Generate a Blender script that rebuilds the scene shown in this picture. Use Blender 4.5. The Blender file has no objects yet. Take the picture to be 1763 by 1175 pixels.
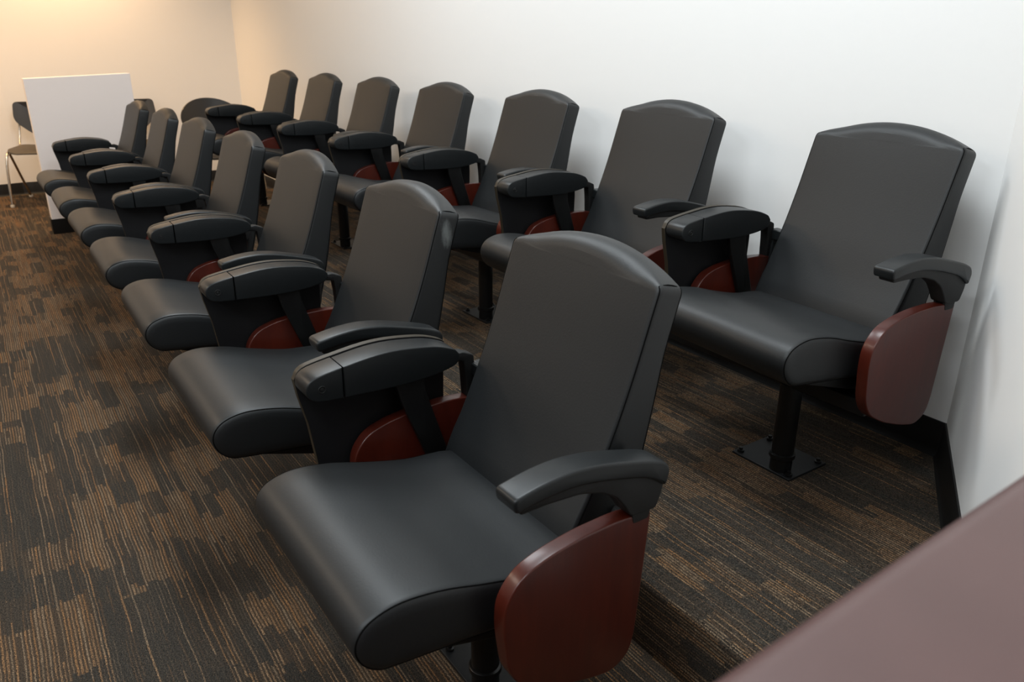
import bpy, bmesh, math, random
from mathutils import Vector, Matrix

PI = math.pi
C = bpy.context.scene.collection
scene = bpy.context.scene

# ------------------------------------------------------------------ camera
cd = bpy.data.cameras.new('camera')
cam = bpy.data.objects.new('camera', cd)
C.objects.link(cam)
right = Vector((0.56080942, 0.82793649, 0.00373725))
up = Vector((-0.29672972, 0.19677412, 0.93446852))
fwd = Vector((-0.77294519, 0.5251677, -0.35602614))
m = Matrix((right, up, -fwd)).transposed().to_4x4()
m.translation = Vector((1.03155, -0.58952, 1.16487))
cam.matrix_world = m
cd.sensor_width = 36.0
cd.sensor_fit = 'HORIZONTAL'
cd.lens = 1334.7 / 1763 * 36.0
cd.clip_start = 0.02
cd.dof.use_dof = True
cd.dof.focus_distance = 1.75
cd.dof.aperture_fstop = 7.0
scene.camera = cam

# ------------------------------------------------------------------ world, exposure
w = bpy.data.worlds.new('world')
scene.world = w
w.use_nodes = True
bg = w.node_tree.nodes['Background']
bg.inputs[0].default_value = (1.0, 0.87, 0.76, 1)
bg.inputs[1].default_value = 0.28
scene.view_settings.view_transform = 'Standard'
scene.view_settings.look = 'None'
scene.view_settings.gamma = 1.0
scene.view_settings.exposure = -0.12
scene.view_settings.use_curve_mapping = False


def tag(o, label=None, cat=None, group=None, kind=None):
    if label: o['label'] = label
    if cat: o['category'] = cat
    if group: o['group'] = group
    if kind: o['kind'] = kind
    return o


def empty(name, loc=(0, 0, 0), rz=0.0):
    o = bpy.data.objects.new(name, None)
    o.empty_display_size = 0.1
    C.objects.link(o)
    o.location = loc
    o.rotation_euler = (0, 0, rz)
    return o


# ------------------------------------------------------------------ materials
def mat(name, base, rough=0.5, metal=0.0, spec=0.5, coat=0.0, coat_rough=0.1):
    mt = bpy.data.materials.new(name)
    mt.use_nodes = True
    b = mt.node_tree.nodes['Principled BSDF']
    b.inputs['Base Color'].default_value = (*base, 1)
    b.inputs['Roughness'].default_value = rough
    b.inputs['Metallic'].default_value = metal
    b.inputs['Specular IOR Level'].default_value = spec
    b.inputs['Coat Weight'].default_value = coat
    b.inputs['Coat Roughness'].default_value = coat_rough
    return mt


class NT:
    """small helper to write node graphs"""
    def __init__(s, mt):
        s.t = mt.node_tree; s.n = s.t.nodes; s.l = s.t.links
        s.b = s.n['Principled BSDF']

    def set(s, sock, v):
        if isinstance(v, bpy.types.NodeSocket): s.l.new(v, sock)
        else: sock.default_value = v

    def m(s, op, a, b=None, c=None):
        n = s.n.new('ShaderNodeMath'); n.operation = op
        s.set(n.inputs[0], a)
        if b is not None: s.set(n.inputs[1], b)
        if c is not None: s.set(n.inputs[2], c)
        return n.outputs[0]

    def white(s, x, y=0.0, z=0.0):
        cx = s.n.new('ShaderNodeCombineXYZ')
        s.set(cx.inputs[0], x); s.set(cx.inputs[1], y); s.set(cx.inputs[2], z)
        n = s.n.new('ShaderNodeTexWhiteNoise'); n.noise_dimensions = '3D'
        s.l.new(cx.outputs[0], n.inputs['Vector'])
        return n.outputs['Value']

    def noise(s, vec, scale, detail=2.0, rough=0.5):
        n = s.n.new('ShaderNodeTexNoise')
        n.inputs['Scale'].default_value = scale
        n.inputs['Detail'].default_value = detail
        n.inputs['Roughness'].default_value = rough
        if vec is not None: s.l.new(vec, n.inputs['Vector'])
        return n.outputs['Fac']

    def mix(s, f, a, b):
        n = s.n.new('ShaderNodeMix'); n.data_type = 'RGBA'
        s.set(n.inputs[0], f)
        s.set(n.inputs[6], a if isinstance(a, bpy.types.NodeSocket) else (*a, 1))
        s.set(n.inputs[7], b if isinstance(b, bpy.types.NodeSocket) else (*b, 1))
        return n.outputs[2]

    def bump(s, h, strength, dist):
        n = s.n.new('ShaderNodeBump')
        n.inputs['Strength'].default_value = strength
        n.inputs['Distance'].default_value = dist
        s.l.new(h, n.inputs['Height'])
        s.l.new(n.outputs[0], s.b.inputs['Normal'])

    def obj(s): return s.n.new('ShaderNodeTexCoord').outputs['Object']
    def pos(s): return s.n.new('ShaderNodeNewGeometry').outputs['Position']

    def map(s, vec, scale):
        n = s.n.new('ShaderNodeMapping'); n.inputs['Scale'].default_value = scale
        s.l.new(vec, n.inputs['Vector']); return n.outputs[0]


def fine_bump(mt, scale, strength, dist=0.001):
    g = NT(mt); g.bump(g.noise(g.obj(), scale, 3.0), strength, dist)
    return mt


LEATHER = fine_bump(mat('black_leather', (0.0082, 0.0094, 0.0102), 0.49, spec=0.43), 260, 0.25, 0.0006)


def scuffed():
    mt = mat('scuffed_black_leather', (0.0082, 0.0094, 0.0102), 0.49, spec=0.43)
    g = NT(mt)
    sp = g.n.new('ShaderNodeSeparateXYZ'); o = g.obj(); g.l.new(o, sp.inputs[0])
    # wear on the upper right corner of the side panel: grey rubbed streaks
    fx = g.m('GREATER_THAN', sp.outputs[0], 0.178)
    dz = g.m('DIVIDE', g.m('ABSOLUTE', g.m('SUBTRACT', sp.outputs[2], 0.765)), 0.045)
    dy = g.m('DIVIDE', g.m('ABSOLUTE', g.m('SUBTRACT', sp.outputs[1], 0.262)), 0.020)
    d = g.m('SQRT', g.m('ADD', g.m('MULTIPLY', dz, dz), g.m('MULTIPLY', dy, dy)))
    n1 = g.noise(g.map(o, (1, 1, 0.35)), 120, 4.0, 0.7)
    f = g.m('SUBTRACT', g.m('ADD', n1, 0.34), d)
    f = g.m('MULTIPLY', g.m('MINIMUM', g.m('MAXIMUM', g.m('MULTIPLY', f, 1.6), 0.0), 1.0), fx)
    g.l.new(g.mix(f, (0.0082, 0.0094, 0.0102), (0.11, 0.12, 0.12)), g.b.inputs['Base Color'])
    g.bump(g.noise(o, 260, 3.0), 0.25, 0.0006)
    return mt


LEATHER_SCUFFED = scuffed()
SEAM = mat('black_seam_thread', (0.003, 0.003, 0.003), 0.8, spec=0.05)
PLASTIC = fine_bump(mat('black_moulded_plastic', (0.0095, 0.011, 0.0118), 0.38, spec=0.32), 700, 0.2, 0.0004)
PLASTIC_DARK = mat('matt_black_plastic', (0.010, 0.010, 0.010), 0.6, spec=0.3)
LAMINATE = mat('black_laminate', (0.008, 0.008, 0.009), 0.5, spec=0.3)
LAM_EDGE = mat('brown_laminate_edge', (0.022, 0.016, 0.008), 0.5)
METAL_BLACK = mat('black_painted_steel', (0.005, 0.005, 0.005), 0.32, spec=0.35)
PLATE_M = mat('black_gloss_plate', (0.008, 0.009, 0.010), 0.42, spec=0.3)
CHROME = mat('chrome_tube', (0.62, 0.56, 0.48), 0.22, metal=1.0)
SHELL = mat('dark_plastic_shell', (0.028, 0.028, 0.028), 0.38)
SHELL_BROWN = mat('dark_brown_seat_shell', (0.045, 0.035, 0.024), 0.5)
BASEB = mat('black_vinyl_base', (0.006, 0.006, 0.006), 0.42, spec=0.3)
WHITE_FOOT = mat('pale_glide', (0.5, 0.47, 0.4), 0.5)


def wood():
    mt = mat('cherry_stained_wood', (0.1, 0.015, 0.008), 0.36, spec=0.35, coat=0.25, coat_rough=0.2)
    g = NT(mt)
    v = g.map(g.obj(), (3.0, 5.0, 0.9))
    n = g.noise(v, 9.0, 4.0, 0.6)
    n2 = g.noise(g.map(g.obj(), (40, 60, 4)), 3.0, 3.0)
    f = g.m('ADD', g.m('MULTIPLY', n, 0.75), g.m('MULTIPLY', n2, 0.25))
    g.l.new(g.mix(f, (0.027, 0.0036, 0.0019), (0.082, 0.0112, 0.0046)), g.b.inputs['Base Color'])
    return mt


WOOD = wood()


def paint(name, col):
    mt = mat(name, col, 0.55, spec=0.3)
    g = NT(mt); g.bump(g.noise(g.pos(), 90, 3.0), 0.06, 0.002)
    return mt


WALL = paint('white_wall_paint', (0.83, 0.825, 0.81))
PONY = paint('white_half_wall_paint', (0.84, 0.79, 0.775))
CEIL = paint('white_ceiling', (0.8, 0.79, 0.77))


def cap_mat():
    mt = mat('maroon_laminate_cap', (0.16, 0.085, 0.08), 0.42, coat=0.0)
    g = NT(mt)
    n = g.noise(g.pos(), 11, 4.0, 0.6)
    g.l.new(g.mix(n, (0.074, 0.037, 0.034), (0.098, 0.050, 0.046)), g.b.inputs['Base Color'])
    return mt


CAP = cap_mat()


def carpet():
    mt = mat('striped_carpet', (0.03, 0.025, 0.02), 0.95, spec=0.15)
    g = NT(mt)
    P = g.pos()
    sp = g.n.new('ShaderNodeSeparateXYZ'); g.l.new(P, sp.inputs[0])
    x = sp.outputs[0]
    wob = g.m('MULTIPLY', g.m('SUBTRACT', g.noise(P, 6, 2.0), 0.5), 0.010)
    fuzz = g.m('MULTIPLY', g.m('SUBTRACT', g.noise(P, 420, 2.0), 0.5), 0.0045)
    v = g.m('ADD', g.m('ADD', sp.outputs[1], sp.outputs[2]), g.m('ADD', wob, fuzz))
    x = g.m('ADD', x, g.m('MULTIPLY', fuzz, 2.0))
    pitch = 0.0072
    u = g.m('DIVIDE', v, pitch)
    col = g.m('FLOOR', u); fr = g.m('FRACT', u)
    r1 = g.white(col, 3.1)
    # segments along the yarn
    xs = g.m('ADD', g.m('DIVIDE', x, 0.24), g.m('MULTIPLY', r1, 0.0))
    # blocks: bands across the yarn, stepped along it
    band = g.m('FLOOR', g.m('DIVIDE', v, pitch * 8.0))
    bo = g.white(band, 7.7)
    bx = g.m('FLOOR', g.m('ADD', g.m('DIVIDE', x, 0.13), g.m('ADD', g.m('MULTIPLY', bo, 4.0), g.m('MULTIPLY', g.white(g.m('FLOOR', g.m('DIVIDE', col, 3.0)), 6.6), 0.35))))
    dens = g.white(band, bx, 1.3)
    band2 = g.m('FLOOR', g.m('DIVIDE', v, pitch * 26.0))
    bx2 = g.m('FLOOR', g.m('ADD', g.m('DIVIDE', x, 0.5), g.white(band2, 2.2)))
    dens2 = g.white(band2, bx2, 5.5)
    D = g.m('ADD', g.m('MULTIPLY', dens, 0.62), g.m('MULTIPLY', dens2, 0.34))
    seg = g.m('FLOOR', g.m('ADD', g.m('DIVIDE', x, 0.31), g.m('MULTIPLY', r1, 9.0)))
    r2 = g.white(col, seg, 9.0)
    segb = g.m('FLOOR', g.m('ADD', g.m('DIVIDE', x, 0.11), g.m('MULTIPLY', r1, 5.0)))
    r3 = g.white(col, segb, 4.0)
    rr = g.m('ADD', g.m('MULTIPLY', r2, 0.7), g.m('MULTIPLY', r3, 0.3))
    seg3 = g.m('FLOOR', g.m('ADD', g.m('DIVIDE', x, 0.75), g.m('MULTIPLY', r1, 7.0)))
    long_ = g.m('LESS_THAN', g.white(col, seg3, 12.0), 0.27)
    blk = g.m('MINIMUM', g.m('MAXIMUM', g.m('MULTIPLY', g.m('SUBTRACT', D, 0.43), 4.2), 0.04), 0.90)
    on = g.m('MAXIMUM', long_, g.m('LESS_THAN', rr, blk))
    wd = g.m('ADD', g.m('MULTIPLY', D, 0.12), g.m('ADD', 0.13, g.m('MULTIPLY', r3, 0.14)))
    dist = g.m('ABSOLUTE', g.m('SUBTRACT', fr, 0.5))
    edge = g.m('MULTIPLY', g.m('SUBTRACT', wd, dist), 9.0)
    edge = g.m('MINIMUM', g.m('MAXIMUM', edge, 0.0), 1.0)
    r5 = g.white(col, segb, 15.0)
    amp = g.m('ADD', 0.55, g.m('MULTIPLY', r5, 0.45))
    faint = g.m('MULTIPLY', g.m('LESS_THAN', r3, 0.75), g.m('ADD', 0.05, g.m('MULTIPLY', r5, 0.22)))
    mask = g.m('MULTIPLY', edge, g.m('MAXIMUM', g.m('MULTIPLY', on, amp), faint))
    tuft = g.noise(P, 420, 2.0, 0.8)
    tuft2 = g.noise(P, 230, 2.0, 0.6)
    mask = g.m('MULTIPLY', mask, g.m('MINIMUM', g.m('MAXIMUM', g.m('MULTIPLY', g.m('SUBTRACT', tuft, 0.36), 6.0), 0.12), 1.0))
    base = g.mix(g.m('MINIMUM', g.m('MAXIMUM', g.m('MULTIPLY', g.m('SUBTRACT', D, 0.40), 2.5), 0.0), 1.0),
                 (0.024, 0.0215, 0.018), (0.042, 0.029, 0.019))
    tanc = g.mix(g.white(col, seg, 2.0), (0.200, 0.102, 0.042), (0.175, 0.125, 0.080))
    speck = g.m('MULTIPLY', g.m('MINIMUM', g.m('MAXIMUM', g.m('MULTIPLY', g.m('SUBTRACT', g.noise(P, 520, 1.0), 0.60), 8.0), 0.0), 1.0), 0.45)
    c1 = g.mix(g.m('MAXIMUM', mask, speck), base, tanc)
    k = g.m('MAXIMUM', g.m('ADD', -2.6, g.m('ADD', g.m('MULTIPLY', tuft, 5.0), g.m('MULTIPLY', tuft2, 2.4))), 0.18)
    mul = g.n.new('ShaderNodeVectorMath'); mul.operation = 'SCALE'
    g.l.new(c1, mul.inputs[0]); g.l.new(k, mul.inputs['Scale'])
    g.l.new(mul.outputs[0], g.b.inputs['Base Color'])
    g.bump(g.m('ADD', tuft, g.m('MULTIPLY', mask, 0.4)), 0.6, 0.003)
    return mt


CARPET = carpet()

# ------------------------------------------------------------------ mesh helpers
def link(name, bm, mats, parent=None, smooth=True, angle=40):
    bmesh.ops.recalc_face_normals(bm, faces=bm.faces)
    me = bpy.data.meshes.new(name)
    bm.to_mesh(me); bm.free()
    if not isinstance(mats, (list, tuple)): mats = [mats]
    for mt in mats: me.materials.append(mt)
    if smooth:
        for p in me.polygons: p.use_smooth = len(p.vertices) < 9
        try: me.set_sharp_from_angle(angle=math.radians(angle))
        except Exception: pass
    o = bpy.data.objects.new(name, me)
    C.objects.link(o)
    if parent is not None: o.parent = parent
    return o


def box(bm, x0, x1, y0, y1, z0, z1, bev=0.0, mi=0):
    b2 = bmesh.new()
    bmesh.ops.create_cube(b2, size=1)
    for v in b2.verts:
        v.co = Vector(((x0 + x1) / 2 + v.co.x * (x1 - x0), (y0 + y1) / 2 + v.co.y * (y1 - y0), (z0 + z1) / 2 + v.co.z * (z1 - z0)))
    if bev > 0:
        bmesh.ops.bevel(b2, geom=b2.edges[:], offset=bev, segments=3, profile=0.7, affect='EDGES')
    merge(bm, b2, mi)


def merge(bm, b2, mi=0):
    vm = {v: bm.verts.new(v.co) for v in b2.verts}
    for f in b2.faces:
        try:
            nf = bm.faces.new([vm[v] for v in f.verts]); nf.material_index = mi
        except ValueError: pass
    b2.free()


def fillet(pts, r, n=5):
    """round every corner of a closed 2-D polygon; r is a number or one radius per point"""
    out = []
    N = len(pts)
    for i in range(N):
        p = Vector(pts[i]); a = Vector(pts[i - 1]); b = Vector(pts[(i + 1) % N])
        ri = r[i] if isinstance(r, (list, tuple)) else r
        da = (a - p); db = (b - p)
        ri = min(ri, da.length * 0.49, db.length * 0.49)
        if ri < 1e-5: out.append(p); continue
        p0 = p + da.normalized() * ri; p1 = p + db.normalized() * ri
        for k in range(n + 1):
            t = k / n
            out.append(p0 * (1 - t) ** 2 + p * 2 * t * (1 - t) + p1 * t ** 2)
    return out


def area2(p):
    return sum(p[i][0] * p[(i + 1) % len(p)][1] - p[(i + 1) % len(p)][0] * p[i][1] for i in range(len(p)))


def inset(pts, d):
    N = len(pts); sg = 1 if area2(pts) > 0 else -1
    out = []
    for i in range(N):
        p = Vector(pts[i]); a = Vector(pts[i - 1]); b = Vector(pts[(i + 1) % N])
        e1 = (p - a); e2 = (b - p)
        if e1.length < 1e-9 or e2.length < 1e-9: out.append(p.copy()); continue
        e1.normalize(); e2.normalize()
        n1 = Vector((-e1.y, e1.x)) * sg; n2 = Vector((-e2.y, e2.x)) * sg
        nn = n1 + n2
        if nn.length < 1e-6: out.append(p.copy()); continue
        nn.normalize()
        out.append(p + nn * d / max(0.5, nn.dot(n1)))
    return out


def rings_solid(bm, rings, mi=0, caps=True):
    vr = [[bm.verts.new(p) for p in r] for r in rings]
    for a, b in zip(vr, vr[1:]):
        n = len(a)
        for i in range(n):
            f = bm.faces.new((a[i], a[(i + 1) % n], b[(i + 1) % n], b[i])); f.material_index = mi
    if caps:
        f = bm.faces.new(list(reversed(vr[0]))); f.material_index = mi
        f = bm.faces.new(vr[-1]); f.material_index = mi


def side_solid(bm, prof, x0, x1, r=0.002, mi=0, seg=3):
    """solid with profile in y-z between x0 and x1, edges rounded by r"""
    rings = []
    st = []
    for k in range(seg + 1):
        t = k / seg * PI / 2
        st.append((x0 + r * (1 - math.cos(t)) if False else x0 + r * (1 - math.sin(t)), r * (1 - math.cos(PI / 2 - t)) if False else r * (1 - math.cos(PI / 2 - t))))
    # build explicit quarter-round: from (x0, inset r) to (x0+r, inset 0)
    st = [(x0 + r * (1 - math.cos(k / seg * PI / 2)), r * (1 - math.sin(k / seg * PI / 2))) for k in range(seg + 1)]
    en = [(x1 - r * (1 - math.cos(k / seg * PI / 2)), r * (1 - math.sin(k / seg * PI / 2))) for k in range(seg, -1, -1)]
    for x, d in st + en:
        q = inset(prof, d) if d > 1e-6 else prof
        rings.append([Vector((x, p[0], p[1])) for p in q])
    rings_solid(bm, rings, mi)


def tube(bm, pts, r, n=8, closed=False, mi=0):
    pts = [Vector(p) for p in pts]
    N = len(pts)
    rings = []
    prev = None
    for i, p in enumerate(pts):
        if closed: d = pts[(i + 1) % N] - pts[i - 1]
        else: d = pts[min(i + 1, N - 1)] - pts[max(i - 1, 0)]
        d.normalize()
        if prev is None:
            a = d.orthogonal().normalized()
        else:
            a = (prev - d * prev.dot(d)).normalized()
        prev = a
        b = d.cross(a)
        rr = r[i] if isinstance(r, (list, tuple)) else r
        rings.append([p + (a * math.cos(2 * PI * k / n) + b * math.sin(2 * PI * k / n)) * rr for k in range(n)])
    if closed:
        vr = [[bm.verts.new(q) for q in r_] for r_ in rings]
        for j in range(N):
            a, b = vr[j], vr[(j + 1) % N]
            for i in range(n):
                f = bm.faces.new((a[i], a[(i + 1) % n], b[(i + 1) % n], b[i])); f.material_index = mi
    else:
        rings_solid(bm, rings, mi)


def lathe(bm, prof, c=(0, 0, 0), n=28, mi=0):
    rings = [[Vector((c[0] + r * math.cos(2 * PI * k / n), c[1] + r * math.sin(2 * PI * k / n), c[2] + z)) for k in range(n)] for r, z in prof]
    rings_solid(bm, rings, mi)


def disc_x(bm, x0, x1, cy, cz, r, bev=0.002, n=24, mi=0):
    prof = [(cy + r * math.cos(2 * PI * k / n), cz + r * math.sin(2 * PI * k / n)) for k in range(n)]
    side_solid(bm, prof, x0, x1, bev, mi)


def smooth_path(pts, n=6):
    P = [Vector(p) for p in pts]; out = []
    for i in range(len(P) - 1):
        a, b, c, d = P[max(i - 1, 0)], P[i], P[i + 1], P[min(i + 2, len(P) - 1)]
        for k in range(n):
            t = k / n
            out.append(0.5 * ((2 * b) + (-a + c) * t + (2 * a - 5 * b + 4 * c - d) * t * t + (-a + 3 * b - 3 * c + d) * t ** 3))
    out.append(P[-1])
    return out


# ------------------------------------------------------------------ setting
RISER_Z = 0.159
RISER_X = -4.82
H = 2.75
far_a, far_b = Vector((-6.56, -0.32)), Vector((-6.36, 1.485))
back_b = Vector((0.176, 1.352))
right_c = Vector((1.20, -0.32))
left_d = Vector((-6.10, -3.2))


def structure(name, bm, m_, **k):
    o = link(name, bm, m_, **k); o['kind'] = 'structure'; return o


def wall(name, a, b, side, z0=0.0, t=0.12, m_=WALL):
    """wall slab whose room face runs a->b; thickness goes to `side`"""
    d = (b - a).normalized(); n = Vector((-d.y, d.x)) * side
    bm = bmesh.new()
    pts = [a, b, b + n * t, a + n * t]
    rings_solid(bm, [[Vector((p.x, p.y, z)) for p in pts] for z in (z0, H)])
    return structure(name, bm, m_, smooth=False)


bm = bmesh.new()
rings_solid(bm, [[Vector(p) for p in ((-7.2, -5.5, z), (2.6, -5.5, z), (2.6, 1.9, z), (-7.2, 1.9, z))] for z in (-0.1, 0.0)])
structure('floor', bm, CARPET, smooth=False)

# stepped platform that carries the back row, its right end follows the angled wall
bm = bmesh.new()
yf = 0.352
tr = (yf - back_b.y) / (right_c.y - back_b.y)
pr = back_b.lerp(right_c, tr)
prof = [Vector((RISER_X, yf)), Vector((pr.x - 0.001, yf)), Vector((back_b.x - 0.001, back_b.y - 0.001)),
        Vector((RISER_X, 1.352 + 0.133 * (0.176 - RISER_X) / 6.536 - 0.002))]
b2 = bmesh.new()
rings_solid(b2, [[Vector((p.x, p.y, z)) for p in prof] for z in (0.0, RISER_Z)])
e = [ed for ed in b2.edges if all(abs(v.co.z - RISER_Z) < 1e-5 for v in ed.verts) and all(abs(v.co.y - yf) < 1e-5 for v in ed.verts)]
bmesh.ops.bevel(b2, geom=e, offset=0.012, segments=4, profile=0.5, affect='EDGES')
merge(bm, b2)
structure('floor_riser', bm, CARPET, angle=60)

ext = (back_b - far_b).normalized()
wall('wall_back', far_b - ext * 0.0, back_b, 1)
wall('wall_right', back_b, right_c, 1)
wall('wall_far', far_a, far_b, 1)
wall('wall_left', left_d, far_a, 1)
bm = bmesh.new()
rings_solid(bm, [[Vector(p) for p in ((-7.2, -5.5, z), (2.6, -5.5, z), (2.6, 1.9, z), (-7.2, 1.9, z))] for z in (H, H + 0.08)])
structure('ceiling', bm, CEIL, smooth=False)


def baseboard(name, a, b, side, z0):
    """cove base: profile swept from a to b, on the room side"""
    d = (b - a).normalized(); n = Vector((-d.y, d.x)) * side
    pr_ = [(0, 0), (0.016, 0), (0.013, 0.004), (0.009, 0.010), (0.007, 0.020), (0.0065, 0.092), (0.004, 0.097), (0, 0.097)]
    bm = bmesh.new()
    rings_solid(bm, [[Vector((p.x + n.x * q, p.y + n.y * q, z0 + z)) for q, z in pr_] for p in (a, b)])
    return structure(name, bm, BASEB, angle=50)


def on_back(x): return back_b + (far_b - back_b) * ((back_b.x - x) / (back_b.x - far_b.x))


baseboard('baseboard_back', on_back(RISER_X), back_b, -1, RISER_Z)
baseboard('baseboard_back_lower', far_b, on_back(RISER_X), -1, 0.0)
baseboard('baseboard_right', back_b, pr, -1, RISER_Z)
baseboard('baseboard_right_lower', pr + (right_c - pr).normalized() * 0.002, right_c, -1, 0.0)
baseboard('baseboard_far', far_a, far_b, -1, 0.0)
baseboard('baseboard_left', left_d, far_a, -1, 0.0)

# white half wall closing the far end of the platform
px0, px1, py0, py1, pz = -4.90, -4.785, -0.262, 0.344, 0.965
bm = bmesh.new()
box(bm, px0, px1, py0, py1, 0.0, pz, 0.003)
for v in bm.verts:
    if v.co.z > 0.9: v.co.z += 0.024 * (v.co.y - py0) / (py1 - py0)
structure('wall_half', bm, PONY)
bm = bmesh.new()
box(bm, px1, px1 + 0.007, py0 - 0.007, py1, 0.0, 0.097, 0.001)
box(bm, px0 - 0.007, px1, py0 - 0.007, py0, 0.0, 0.097, 0.001)
structure('baseboard_half', bm, BASEB)

# near half wall: maroon laminate cap, unseen body coloured dark to cut bounce light
bm = bmesh.new()
box(bm, 0.925, 1.045, -1.6, 0.02, 0.0, 0.885, 0.002)
structure('wall_rail', bm, CAP)
bm = bmesh.new()
capp = fillet([(0.0, 0.0), (0.0, 0.030), (0.010, 0.040), (0.17, 0.040), (0.20, 0.040), (0.20, 0.0)], [0.002, 0.004, 0.006, 0, 0.004, 0.002], 4)
rings_solid(bm, [[Vector((0.868 + a - 0.030 * (y + 0.33), y, 0.885 + b)) for a, b in capp] for y in (-1.6, -1.0, -0.33, 0.0, 0.03)])
tag(structure('trim_1', bm, CAP), 'maroon laminate cap along the top of the near half wall')

# ------------------------------------------------------------------ lighting
def area_lamp(name, loc, sx, sy, power, color, rot=(0, 0, 0)):
    ld = bpy.data.lights.new(name, 'AREA'); ld.shape = 'RECTANGLE'; ld.size = sx; ld.size_y = sy
    ld.energy = power; ld.color = color
    o = bpy.data.objects.new(name, ld); C.objects.link(o); o.location = loc; o.rotation_euler = rot
    return o


COOL = (0.88, 0.955, 1.0)
SOFT = (1.0, 0.86, 0.72)
WARM = (1.0, 0.78, 0.56)
for i, (x, y, p, lc) in enumerate(((1.0, -1.3, 30, COOL), (-0.4, 0.25, 46, COOL), (-2.2, 0.25, 42, COOL), (-4.1, 0.25, 13, WARM), (0.2, -2.6, 58, COOL), (-2.2, -2.6, 36, SOFT), (-4.1, -2.6, 46, WARM))):  # first entry is an added fill that softens shadow near the right corner
    area_lamp('ceiling_panel_or_fill_lamp', (x, y, H - 0.03), 1.2, 0.6, p, lc)
ld = bpy.data.lights.new('warm_downlight', 'SPOT')
ld.energy = 200; ld.color = (1.0, 0.63, 0.32); ld.spot_size = math.radians(120); ld.spot_blend = 0.9; ld.shadow_soft_size = 0.07
o = bpy.data.objects.new('warm_downlight', ld); C.objects.link(o)
o.location = (-6.15, 0.15, 2.6)
ld = bpy.data.lights.new('warm_downlight', 'SPOT')
ld.energy = 150; ld.color = (1.0, 0.63, 0.32); ld.spot_size = math.radians(130); ld.spot_blend = 0.9; ld.shadow_soft_size = 0.07
o = bpy.data.objects.new('warm_downlight', ld); C.objects.link(o)
o.location = (-5.2, -1.3, 2.7)

# ------------------------------------------------------------------ theatre chair
SIDE = [(0.167, 0.492), (0.10, 0.4975), (0.03, 0.495), (-0.03, 0.486), (-0.078, 0.470), (-0.106, 0.432),
        (-0.108, 0.385), (-0.098, 0.310), (-0.075, 0.272), (-0.02, 0.242), (0.05, 0.218), (0.105, 0.206),
        (0.140, 0.225), (0.150, 0.262), (0.158, 0.37)]
SIDE_R = [0.006, 0.02, 0.02, 0.02, 0.03, 0.02, 0.02, 0.02, 0.02, 0.02, 0.02, 0.02, 0.02, 0.02, 0.02]


def side_panel(parent, x0, x1, dy=0.0, dz=0.0):
    bm = bmesh.new(); side_solid(bm, fillet([(a + dy, b + dz) for a, b in SIDE], SIDE_R, 5), x0, x1, 0.003, seg=4)
    o = link('side_panel', bm, WOOD, parent, angle=50)
    o['label'] = 'cherry red stained wooden side panel'
    return o


SEATP = [(0.095, 0.400), (-0.02, 0.419), (-0.10, 0.438), (-0.17, 0.458), (-0.235, 0.4665), (-0.280, 0.4575), (-0.303, 0.438), (-0.309, 0.412),
         (-0.298, 0.385), (-0.276, 0.367), (-0.25, 0.3615), (-0.18, 0.354), (-0.10, 0.345), (0.02, 0.325), (0.095, 0.310)]


def seat_cushion(parent):
    prof = smooth_closed(SEATP, 5)
    rings = []
    hw, SX = 0.2155, 0.0065
    xs = [(-hw - .001, .026), (-hw, .012), (-hw + .003, .0045), (-hw + .007, .0014), (-hw + .013, 0)]
    n = 8
    mid = [(-hw + .013 + (2 * hw - .026) * k / n, 0) for k in range(1, n)]
    allx = xs + mid + [(-a, b) for a, b in reversed(xs)]
    for x, d in allx:
        q = inset(prof, d) if d else prof
        cr = 0.003 * max(0.0, 1 - (x / hw) ** 2)
        rings.append([Vector((x + SX, p[0], p[1] + (cr if p[1] > 0.41 else 0))) for p in q])
    bm = bmesh.new(); rings_solid(bm, rings)
    o = link('seat_cushion', bm, LEATHER, parent, angle=60)
    for s in (-1, 1):
        bm = bmesh.new()
        q = inset(prof, 0.0032)
        # seam runs along the upper and front edge only
        path = [Vector((s * (hw - 0.0044) + SX, p[0], p[1])) for p in q]
        tube(bm, path, 0.0013, 6, closed=True)
        link('piping', bm, SEAM, o)
    return o


def smooth_closed(pts, n):
    P = [Vector(p) for p in pts]; N = len(P); out = []
    for i in range(N):
        a, b, c, d = P[i - 1], P[i], P[(i + 1) % N], P[(i + 2) % N]
        for k in range(n):
            t = k / n
            out.append(0.5 * ((2 * b) + (-a + c) * t + (2 * a - 5 * b + 4 * c - d) * t * t + (-a + 3 * b - 3 * c + d) * t ** 3))
    return out


FRONT = [(0.370, 0.075), (0.42, 0.085), (0.48, 0.118), (0.565, 0.157), (0.62, 0.180), (0.685, 0.204), (0.758, 0.228), (0.815, 0.247), (0.88, 0.270)]
REAR = [(0.370, 0.195), (0.42, 0.208), (0.48, 0.224), (0.543, 0.239), (0.614, 0.253), (0.71, 0.270), (0.80, 0.296), (0.88, 0.318)]


def densify(tab):
    return [(p.x, p.y) for p in smooth_path([(a, b) for a, b in tab], 5)]


FRONT = densify(FRONT); REAR = densify(REAR)


def interp(tab, z):
    if z <= tab[0][0]: i = 0
    else:
        i = len(tab) - 2
        for k in range(len(tab) - 1):
            if z < tab[k + 1][0]: i = k; break
    a, b = tab[i], tab[i + 1]
    return a[1] + (b[1] - a[1]) * (z - a[0]) / (b[0] - a[0])


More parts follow.
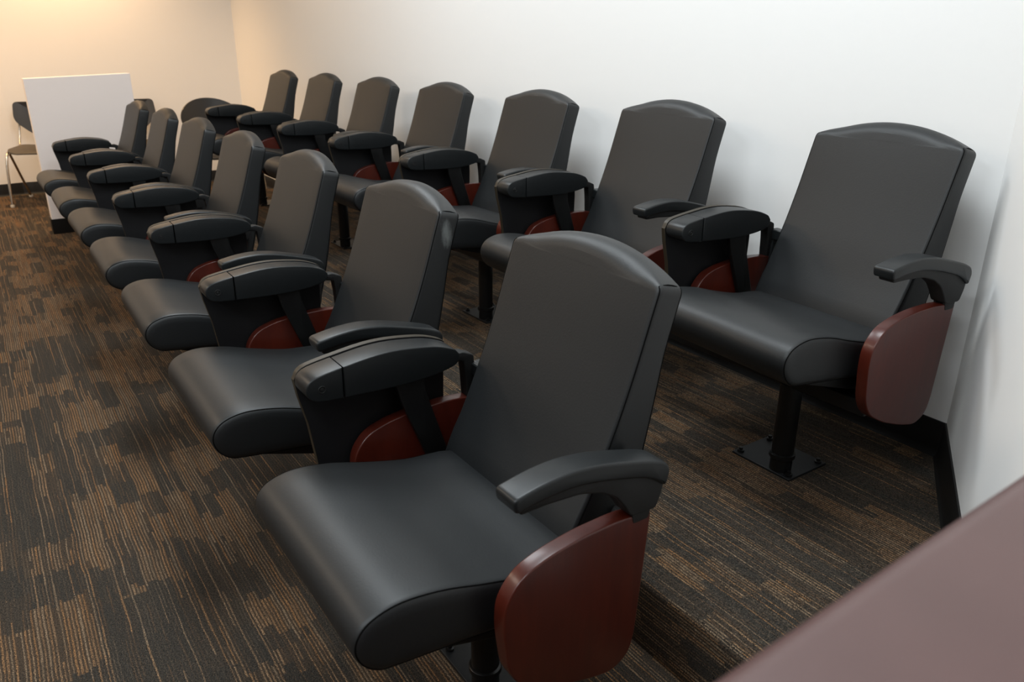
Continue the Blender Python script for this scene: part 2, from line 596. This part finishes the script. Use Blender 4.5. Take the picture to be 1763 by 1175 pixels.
def back_outline(n_side=14, n_top=20, n_bot=8):
    """(x, z) outline, anticlockwise from bottom right, mirrored pairwise"""
    hw, z0, zc, za = 0.203, 0.385, 0.8115, 0.857
    rr = 0.011
    out = []
    for k in range(n_side + 1):
        out.append((hw, z0 + (zc - rr - z0) * k / n_side))
    R = (hw * hw + (za - zc) ** 2) / (2 * (za - zc))
    a0 = math.asin((hw - rr) / R)
    e = Vector((R * math.sin(a0), za - R + R * math.cos(a0)))
    for k in range(1, 4):
        t = k / 4
        p0, p1, p2 = Vector((hw, zc - rr)), Vector((hw, zc + 0.001)), e
        q = p0 * (1 - t) ** 2 + p1 * 2 * t * (1 - t) + p2 * t * t
        out.append((q.x, q.y))
    nr = len(out)
    for k in range(n_top + 1):
        a = a0 - 2 * a0 * k / n_top
        out.append((R * math.sin(a), za - R + R * math.cos(a)))
    for x, z in reversed(out[:nr]): out.append((-x, z))
    M = len(out)
    for k in range(1, n_bot):
        out.append((-hw + 2 * hw * k / n_bot, z0))
    return out, M, n_bot


def backrest(parent, mt):
    ol, M, NB = back_outline()
    N = len(ol)
    # outward normals of the outline
    nrm = []
    for i in range(N):
        p = Vector(ol[i - 1]); q = Vector(ol[(i + 1) % N]); d = (q - p).normalized()
        nrm.append(Vector((d.y, -d.x)))
    BX = -0.021

    def ring(fr, a):
        """fr True: front rounding at angle a (0..pi/2); False: rear rounding"""
        r = []
        sa, ca = 1 - math.sin(a), 1 - math.cos(a)
        for i, (x, z) in enumerate(ol):
            n = nrm[i]
            k = max(0.0, (z - 0.385) / (0.857 - 0.385))
            w = min(1.0, max(0.0, (n.y - 0.25) / 0.6))
            if fr:
                e = min(1.0, max(0.0, (0.203 - abs(x)) / 0.075)); e = w * e * e * (3 - 2 * e)
                d = (0.010 + 0.019 * e) * sa
                t = (0.16 + 0.46 * e) * ca
            else:
                d = 0.010 * sa
                t = 1 - 0.14 * ca
            if n.y < -0.5: d = 0
            xx = x - n.x * d; zz = z - n.y * d
            f, b = interp(FRONT, zz), interp(REAR, zz)
            th = b - f
            r.append(Vector((xx + BX, f + th * t, zz - 0.25 * (t - 0.3) * th * k)))
        return r
    rings = [ring(True, k / 7 * PI / 2) for k in range(8)] + [ring(False, k / 4 * PI / 2) for k in range(4, -1, -1)]
    bm = bmesh.new()
    vr = [[bm.verts.new(p) for p in r] for r in rings]
    for a, b in zip(vr, vr[1:]):
        for i in range(N):
            bm.faces.new((a[i], a[(i + 1) % N], b[(i + 1) % N], b[i]))
    # front and rear faces: rows between mirrored outline points
    for vs, sgn in ((vr[0], -1), (vr[-1], 1)):
        half = (M - 1) // 2
        prev = [vs[0]] + [vs[N - k] for k in range(1, NB)] + [vs[M - 1]]
        for i in range(1, half):
            ra, lb = vs[i], vs[M - 1 - i]
            row = [ra]
            for k in range(1, NB):
                p = ra.co.lerp(lb.co, k / NB)
                u = 2 * k / NB - 1
                q = min(1.0, max(0.0, (0.86 - p.z) / 0.30)); q = q * q * (3 - 2 * q)
                p.y += sgn * 0.006 * (1 - u * u) * q * min(1.0, i / 6.0)
                row.append(bm.verts.new(p))
            row.append(lb)
            for k in range(NB): bm.faces.new((prev[k], prev[k + 1], row[k + 1], row[k]))
            prev = row
        ap = vs[half]
        for k in range(NB): bm.faces.new((prev[k], prev[k + 1], ap))
    o = link('backrest', bm, mt, parent, angle=60)
    ns = 14 + 4
    fr_ = ring(True, 0.85); rr_ = ring(False, 0.9)
    a = fr_[:ns]; b = rr_[:ns]
    base = a + [a[-1].lerp(b[-1], t) + Vector((0, 0, 0.0040 * math.sin(t * PI))) for t in (0.2, 0.4, 0.6, 0.8)] + list(reversed(b))
    for s in (1, -1):
        bm = bmesh.new()
        tube(bm, [Vector((s * (p.x - BX) + BX, p.y, p.z)) for p in base], 0.0011, 6)
        link('piping', bm, SEAM, o)
    return o


ARM = [(-0.100, 0.607), (-0.05, 0.617), (0.0, 0.6205), (0.05, 0.6150), (0.108, 0.601), (0.160, 0.5865), (0.184, 0.576), (0.192, 0.560),
       (0.184, 0.535), (0.150, 0.560), (0.10, 0.574), (0.05, 0.586), (0.0, 0.5935), (-0.05, 0.5915), (-0.095, 0.584)]
ARM_SUP = [(-0.085, 0.590), (-0.04, 0.596), (0.0, 0.598), (0.05, 0.591), (0.10, 0.579), (0.155, 0.565), (0.186, 0.545), (0.182, 0.522), (0.172, 0.497), (0.120, 0.500),
           (0.108, 0.520), (0.088, 0.545), (0.06, 0.562), (0.02, 0.574), (-0.04, 0.578), (-0.085, 0.577)]


def armrest(parent):
    bm = bmesh.new()
    side_solid(bm, fillet(ARM, [0.010, .02, .02, .02, .02, .01, .008, .01, .006, .02, .02, .02, .02, .02, 0.008], 4), 0.236, 0.285, 0.005, seg=4)
    o = link('armrest', bm, PLASTIC, parent, angle=55)
    bm = bmesh.new()
    side_solid(bm, fillet(ARM_SUP, 0.008, 3), 0.243, 0.279, 0.003)
    link('arm_support', bm, PLASTIC_DARK, o, angle=50)
    bm = bmesh.new()
    for x in (0.250, 0.272):
        side_solid(bm, fillet([(0.125, 0.503), (0.165, 0.500), (0.160, 0.482), (0.130, 0.482)], 0.003, 2), x - 0.003, x + 0.003, 0.001)
    link('hinge_tab', bm, PLASTIC_DARK, o)
    return o


BOX = [(0.118, 0.604), (0.09, 0.6155), (0.058, 0.6230), (0.0, 0.6300), (-0.05, 0.6300), (-0.11, 0.6225), (-0.165, 0.6130), (-0.183, 0.6035), (-0.1885, 0.590), (-0.185, 0.577),
       (-0.168, 0.5655), (-0.12, 0.5610), (-0.06, 0.5580), (0.0, 0.5570), (0.05, 0.5590), (0.09, 0.5640), (0.118, 0.5720), (0.127, 0.585), (0.126, 0.596)]
YS = -0.118


def clip_prof(prof, y, keep_less):
    out = []
    N = len(prof)
    for i in range(N):
        a, b = prof[i], prof[(i + 1) % N]
        ina = (a[0] < y) == keep_less; inb = (b[0] < y) == keep_less
        if ina: out.append(Vector(a))
        if ina != inb:
            t = (y - a[0]) / (b[0] - a[0])
            out.append(Vector((y, a[1] + (b[1] - a[1]) * t)))
    return [p for i, p in enumerate(out) if abs(p.x - y) < 1e-6 or min((p - out[i - 1]).length, (p - out[(i + 1) % len(out)]).length) > 0.0035]


def tablet_arm(parent):
    prof = smooth_closed(BOX, 3)
    bm = bmesh.new()
    side_solid(bm, clip_prof(prof, YS + 0.0015, False), -0.294, -0.235, 0.0025, seg=3)
    o = link('tablet_arm', bm, PLASTIC, parent, angle=40)
    bm = bmesh.new()
    side_solid(bm, clip_prof(inset(prof, -0.0008), YS - 0.0015, True), -0.295, -0.234, 0.003, seg=3)
    cap = link('front_cap', bm, PLASTIC, o, angle=40)
    bm = bmesh.new()
    # round screw head with a raised ring
    ring = [Vector((-0.2335, -0.160 + 0.0065 * math.cos(2 * PI * k / 20), 0.588 + 0.0065 * math.sin(2 * PI * k / 20))) for k in range(20)]
    tube(bm, ring, 0.0011, 6, closed=True)
    disc_x(bm, -0.236, -0.2328, -0.160, 0.588, 0.0036, 0.0006, 14)
    link('screw_cap', bm, PLASTIC_DARK, cap)
    bm = bmesh.new()
    # rear knuckle that joins the arm to the frame
    side_solid(bm, fillet([(0.105, 0.580), (0.150, 0.583), (0.176, 0.572), (0.179, 0.53), (0.172, 0.478), (0.159, 0.478), (0.156, 0.53), (0.152, 0.562), (0.112, 0.568)], 0.005, 3), -0.290, -0.262, 0.003)
    link('rear_knuckle', bm, PLASTIC_DARK, o)
    # folded writing tablet hanging on the outside
    top = [(p[0] + 0.002, p[1] + 0.0015) for p in prof if p[1] > 0.594]
    top.sort(key=lambda p: -p[0])
    tp = [(0.122, 0.596)] + top + [(-0.1895, 0.590), (-0.184, 0.555), (-0.170, 0.495), (-0.160, 0.42), (-0.152, 0.345), (-0.140, 0.318), (0.08, 0.318), (0.112, 0.34), (0.121, 0.44), (0.124, 0.53)]
    bm = bmesh.new()
    side_solid(bm, tp, -0.312, -0.2985, 0.0008, seg=1)
    for f in bm.faces:
        f.normal_update()
        f.material_index = 1 if abs(f.normal.x) < 0.75 else 0
    t = link('writing_tablet', bm, [LAMINATE, LAM_EDGE], parent, angle=40)
    t['label'] = 'folded black writing tablet with a thin brown edge'
    bm = bmesh.new()
    side_solid(bm, fillet([(-0.012, 0.562), (0.050, 0.562), (0.052, 0.530), (0.098, 0.385), (0.125, 0.29), (0.080, 0.29), (0.050, 0.385), (0.0, 0.515)], 0.004, 3), -0.257, -0.243, 0.002)
    link('tablet_strut', bm, METAL_BLACK, parent)
    return o


def chair_frame(parent):
    bm = bmesh.new()
    # pan under the cushion and back shell bracket
    side_solid(bm, fillet([(-0.22, 0.362), (-0.22, 0.352), (-0.06, 0.305), (0.09, 0.272), (0.15, 0.30), (0.19, 0.44), (0.175, 0.45), (0.10, 0.330), (0.02, 0.334)], 0.006, 3), -0.20, 0.20, 0.003)
    link('seat_pan', bm, PLASTIC_DARK, parent)
    for s in (1, -1):
        bm = bmesh.new()
        disc_x(bm, min(s * 0.2195, s * 0.246), max(s * 0.2195, s * 0.246), -0.01, 0.345, 0.040, 0.004)
        disc_x(bm, min(s * 0.2195, s * 0.236), max(s * 0.2195, s * 0.236), -0.045, 0.345, 0.014, 0.003)
        link('seat_pivot', bm, PLASTIC_DARK, parent)
        bm = bmesh.new()
        x0, x1 = (0.188, 0.246) if s > 0 else (-0.262, -0.188)
        # arm-level bracket tying side panel and backrest together
        box(bm, x0, x1, 0.168, 0.196, 0.528, 0.556, 0.006)
        xa = (0.236, 0.246) if s > 0 else (-0.270, -0.256)
        side_solid(bm, fillet([(0.176, 0.556), (0.200, 0.556), (0.186, 0.44), (0.160, 0.36), (0.142, 0.36), (0.164, 0.45)], 0.005, 3), xa[0], xa[1], 0.002)
        link('frame_bracket', bm, PLASTIC_DARK if s > 0 else PLASTIC, parent)


def make_chair(mt=None):
    root = empty('theatre_chair')
    seat_cushion(root); backrest(root, mt or LEATHER); armrest(root); tablet_arm(root)
    side_panel(root, 0.246, 0.274); side_panel(root, -0.288, -0.2605, 0.008, -0.012)
    chair_frame(root)
    return root


def copy_tree(o, parent=None):
    c = o.copy(); C.objects.link(c); c.parent = parent
    for ch in list(o.children): copy_tree(ch, c)
    return c


proto = make_chair()
PITCH = 0.70
CX = 0.03
front = [(-0.002, 0.001, 0.003), (-0.700, 0.0, -0.005), (-1.417, 0.007, -0.015), (-2.119, 0.007, -0.010), (-2.819, 0.008, 0.008), (-3.495, 0.0, -0.010), (-4.210, -0.010, 0.012)]
back = [(-0.068, 0.975, -0.060, 0.98), (-0.755, 0.932, -0.017, 1), (-1.438, 0.938, 0.005, 1), (-2.172, 0.945, 0.010, 1), (-2.872, 0.938, 0.006, 1), (-3.572, 0.925, 0, 1), (-4.280, 0.918, 0.003, 1)]
lab_f = ['black leather theatre chair at the near end of the front row, largest of all',
         'black leather theatre chair with a grey scuff on its backrest corner',
         'front-row black theatre chair, third from the near end, just beyond the scuffed one',
         'black leather theatre chair in the exact middle of the front row of seven',
         'front-row black leather theatre chair, third from the white half wall',
         'front-row black leather theatre chair, second from the white half wall',
         'front-row black leather theatre chair at the far end, nearest the white half wall']
lab_b = ['black leather theatre chair of the raised back row, nearest the angled wall corner',
         'raised back-row black theatre chair, second from the angled wall corner',
         'raised back-row black theatre chair, third from the angled wall corner',
         'black leather theatre chair in the exact middle of the raised back row',
         'black leather theatre chair of the raised back row, third from its far end',
         'black leather theatre chair of the raised back row, second from its far end',
         'raised back-row theatre chair at its far end, in front of the oval-backed chair']
for row, (spots, labs, grp, z) in enumerate(((front, lab_f, 'theatre chairs of the front row', 0.0), (back, lab_b, 'theatre chairs of the raised back row', RISER_Z))):
    for i, sp in enumerate(spots):
        ch = proto if (row == 0 and i == 0) else copy_tree(proto)
        s = sp[3] if len(sp) > 3 else 1.0
        c, sn = math.cos(sp[2]), math.sin(sp[2])
        ch.location = (sp[0] + c * CX, sp[1] + sn * CX, z)
        ch.rotation_euler = (0, 0, sp[2]); ch.scale = (s, s, s)
        tag(ch, labs[i], 'chair', grp)
        if row == 0 and i == 1:
            for k in ch.children:
                if k.name.startswith('backrest'):
                    k.data = k.data.copy(); k.data.materials[0] = LEATHER_SCUFFED

# beam with pedestals under each row
for row, (y, z, xs, dx, lab) in enumerate(((0.03, 0.0, (0.033, -1.37, -2.77, -4.17), 0.0, 'black steel beam on pedestals under the front row of chairs'),
                              (0.945, RISER_Z, (-0.013, -1.41, -2.81, -4.21), -0.05, 'black steel beam on pedestals under the raised back row of chairs'))):
    root = empty('seating_beam', (xs[0], y, z))
    tag(root, lab, 'seat support', 'seating beams')
    bm = bmesh.new(); box(bm, -4.42, 0.205, -0.025, 0.025, 0.240, 0.276, 0.004)
    link('beam', bm, METAL_BLACK, root)
    for x in xs:
        bm = bmesh.new()
        lathe(bm, [(0.027, 0.006), (0.027, 0.242)], (x - xs[0], 0, 0))
        ped = link('pedestal', bm, METAL_BLACK, root)
        bm = bmesh.new()
        lathe(bm, [(0.029, 0.040), (0.032, 0.042), (0.032, 0.052), (0.029, 0.054)], (x - xs[0], 0, 0))
        link('collar', bm, METAL_BLACK, ped)
        bm = bmesh.new()
        box(bm, x - xs[0] - 0.130, x - xs[0] + 0.050, -0.03, 0.120, 0.0, 0.006, 0.002)
        pl_ = link('base_plate', bm, PLATE_M, root)
        for sx in (-0.115, 0.036):
            for sy in (-0.014, 0.104):
                bm = bmesh.new()
                lathe(bm, [(0.009, 0.006), (0.009, 0.011), (0.005, 0.012), (0.005, 0.018)], (x - xs[0] + sx, sy, 0), n=10)
                link('bolt', bm, METAL_BLACK, pl_)

# ------------------------------------------------------------------ stacking chairs by the far wall
def curved_shell(outline, curve, thick, mi=0):
    """(u, v) outline mapped by curve(u, v, s) to space, s = 0 front, 1 rear"""
    bm = bmesh.new()
    cx = sum(p[0] for p in outline) / len(outline); cy = sum(p[1] for p in outline) / len(outline)
    def ring(k, s): return [curve(cx + (p[0] - cx) * k, cy + (p[1] - cy) * k, s) for p in outline]
    ks = (0.02, 0.25, 0.5, 0.75, 0.93, 0.99)
    rings = [ring(k, 0) for k in ks] + [ring(1.0, 0.25), ring(1.0, 0.75)] + [ring(k, 1) for k in reversed(ks)]
    rings_solid(bm, rings)
    return bm


def stacking_chair(name, loc, rz, kind, label):
    r = empty(name, loc, rz); tag(r, label, 'chair')
    # chair faces local +x; seat
    so = fillet([(0.22, -0.20), (0.22, 0.20), (-0.19, 0.185), (-0.19, -0.185)], 0.07, 6)
    def sc(u, v, s):
        z = 0.425 - 0.014 * max(0, 1 - (v / 0.2) ** 2) - (0.022 * max(0, (u - 0.12) / 0.10) ** 2) - 0.012 * s
        return Vector((u, v, z))
    link('seat', curved_shell(so, sc, 0.012), SHELL_BROWN if kind != 'oval' else SHELL, r)
    if kind == 'oval':
        N = 40
        bo = [(0.225 * math.cos(2 * PI * k / N), 0.655 + 0.135 * math.sin(2 * PI * k / N)) for k in range(N)]
        def bc(u, v, s):
            return Vector((-0.20 - 0.10 * (v - 0.55) + 0.09 * (u / 0.225) ** 2 - 0.014 * s, u, v))
        bmx = curved_shell(bo, bc, 0.014)
        rail_top = 0.60
    else:
        bo = fillet([(0.205, 0.742), (-0.205, 0.742), (-0.215, 0.60), (-0.08, 0.475), (0.08, 0.475), (0.215, 0.60)], [0.032, 0.032, 0.05, 0.07, 0.07, 0.05], 6)
        def bc(u, v, s):
            return Vector((-0.20 - 0.14 * (v - 0.5) + 0.05 * (u / 0.21) ** 2 - 0.014 * s, u, v))
        bmx = curved_shell(bo, bc, 0.014)
        rail_top = 0.60
    link('backrest', bmx, SHELL, r)
    for s in (-1, 1):
        bm = bmesh.new()
        tube(bm, smooth_path([(0.10, s * 0.185, 0.405), (0.165, s * 0.20, 0.395), (0.205, s * 0.213, 0.30), (0.245, s * 0.222, 0.012)], 5), 0.0095, 10)
        leg = link('leg', bm, CHROME, r)
        bm = bmesh.new(); lathe(bm, [(0.014, 0.0), (0.015, 0.012), (0.011, 0.02)], (0.245, s * 0.222, 0), n=12)
        link('glide', bm, WHITE_FOOT, leg)
        bm = bmesh.new()
        tube(bm, [(0.135, s * 0.20, 0.39), (-0.04, s * 0.21, 0.20), (-0.215, s * 0.220, 0.012)], 0.0095, 10)
        leg = link('leg', bm, CHROME, r)
        bm = bmesh.new(); lathe(bm, [(0.014, 0.0), (0.015, 0.012), (0.011, 0.02)], (-0.215, s * 0.220, 0), n=12)
        link('glide', bm, WHITE_FOOT, leg)
        bm = bmesh.new()
        tube(bm, smooth_path([(0.02, s * 0.19, 0.402), (-0.12, s * 0.20, 0.408), (-0.175, s * 0.205, 0.44), (-0.205, s * 0.200, 0.52), (-0.218, s * 0.19, rail_top)], 6), 0.008, 10)
        link('back_upright', bm, CHROME, r)
    return r


stacking_chair('stacking_chair', (-6.13, -0.145, 0), math.radians(-19), 'fan', 'dark shell stacking chair on chrome legs, half hidden behind the white half wall')
stacking_chair('stacking_chair', (-6.08, 0.52, 0), 0.0, 'fan', 'dark brown stacking chair by the far wall, only its square backrest corner showing')
stacking_chair('stacking_chair', (-5.12, 0.945, 0), math.radians(4), 'oval', 'black stacking chair with a wide oval curved backrest beyond the end of the back row')
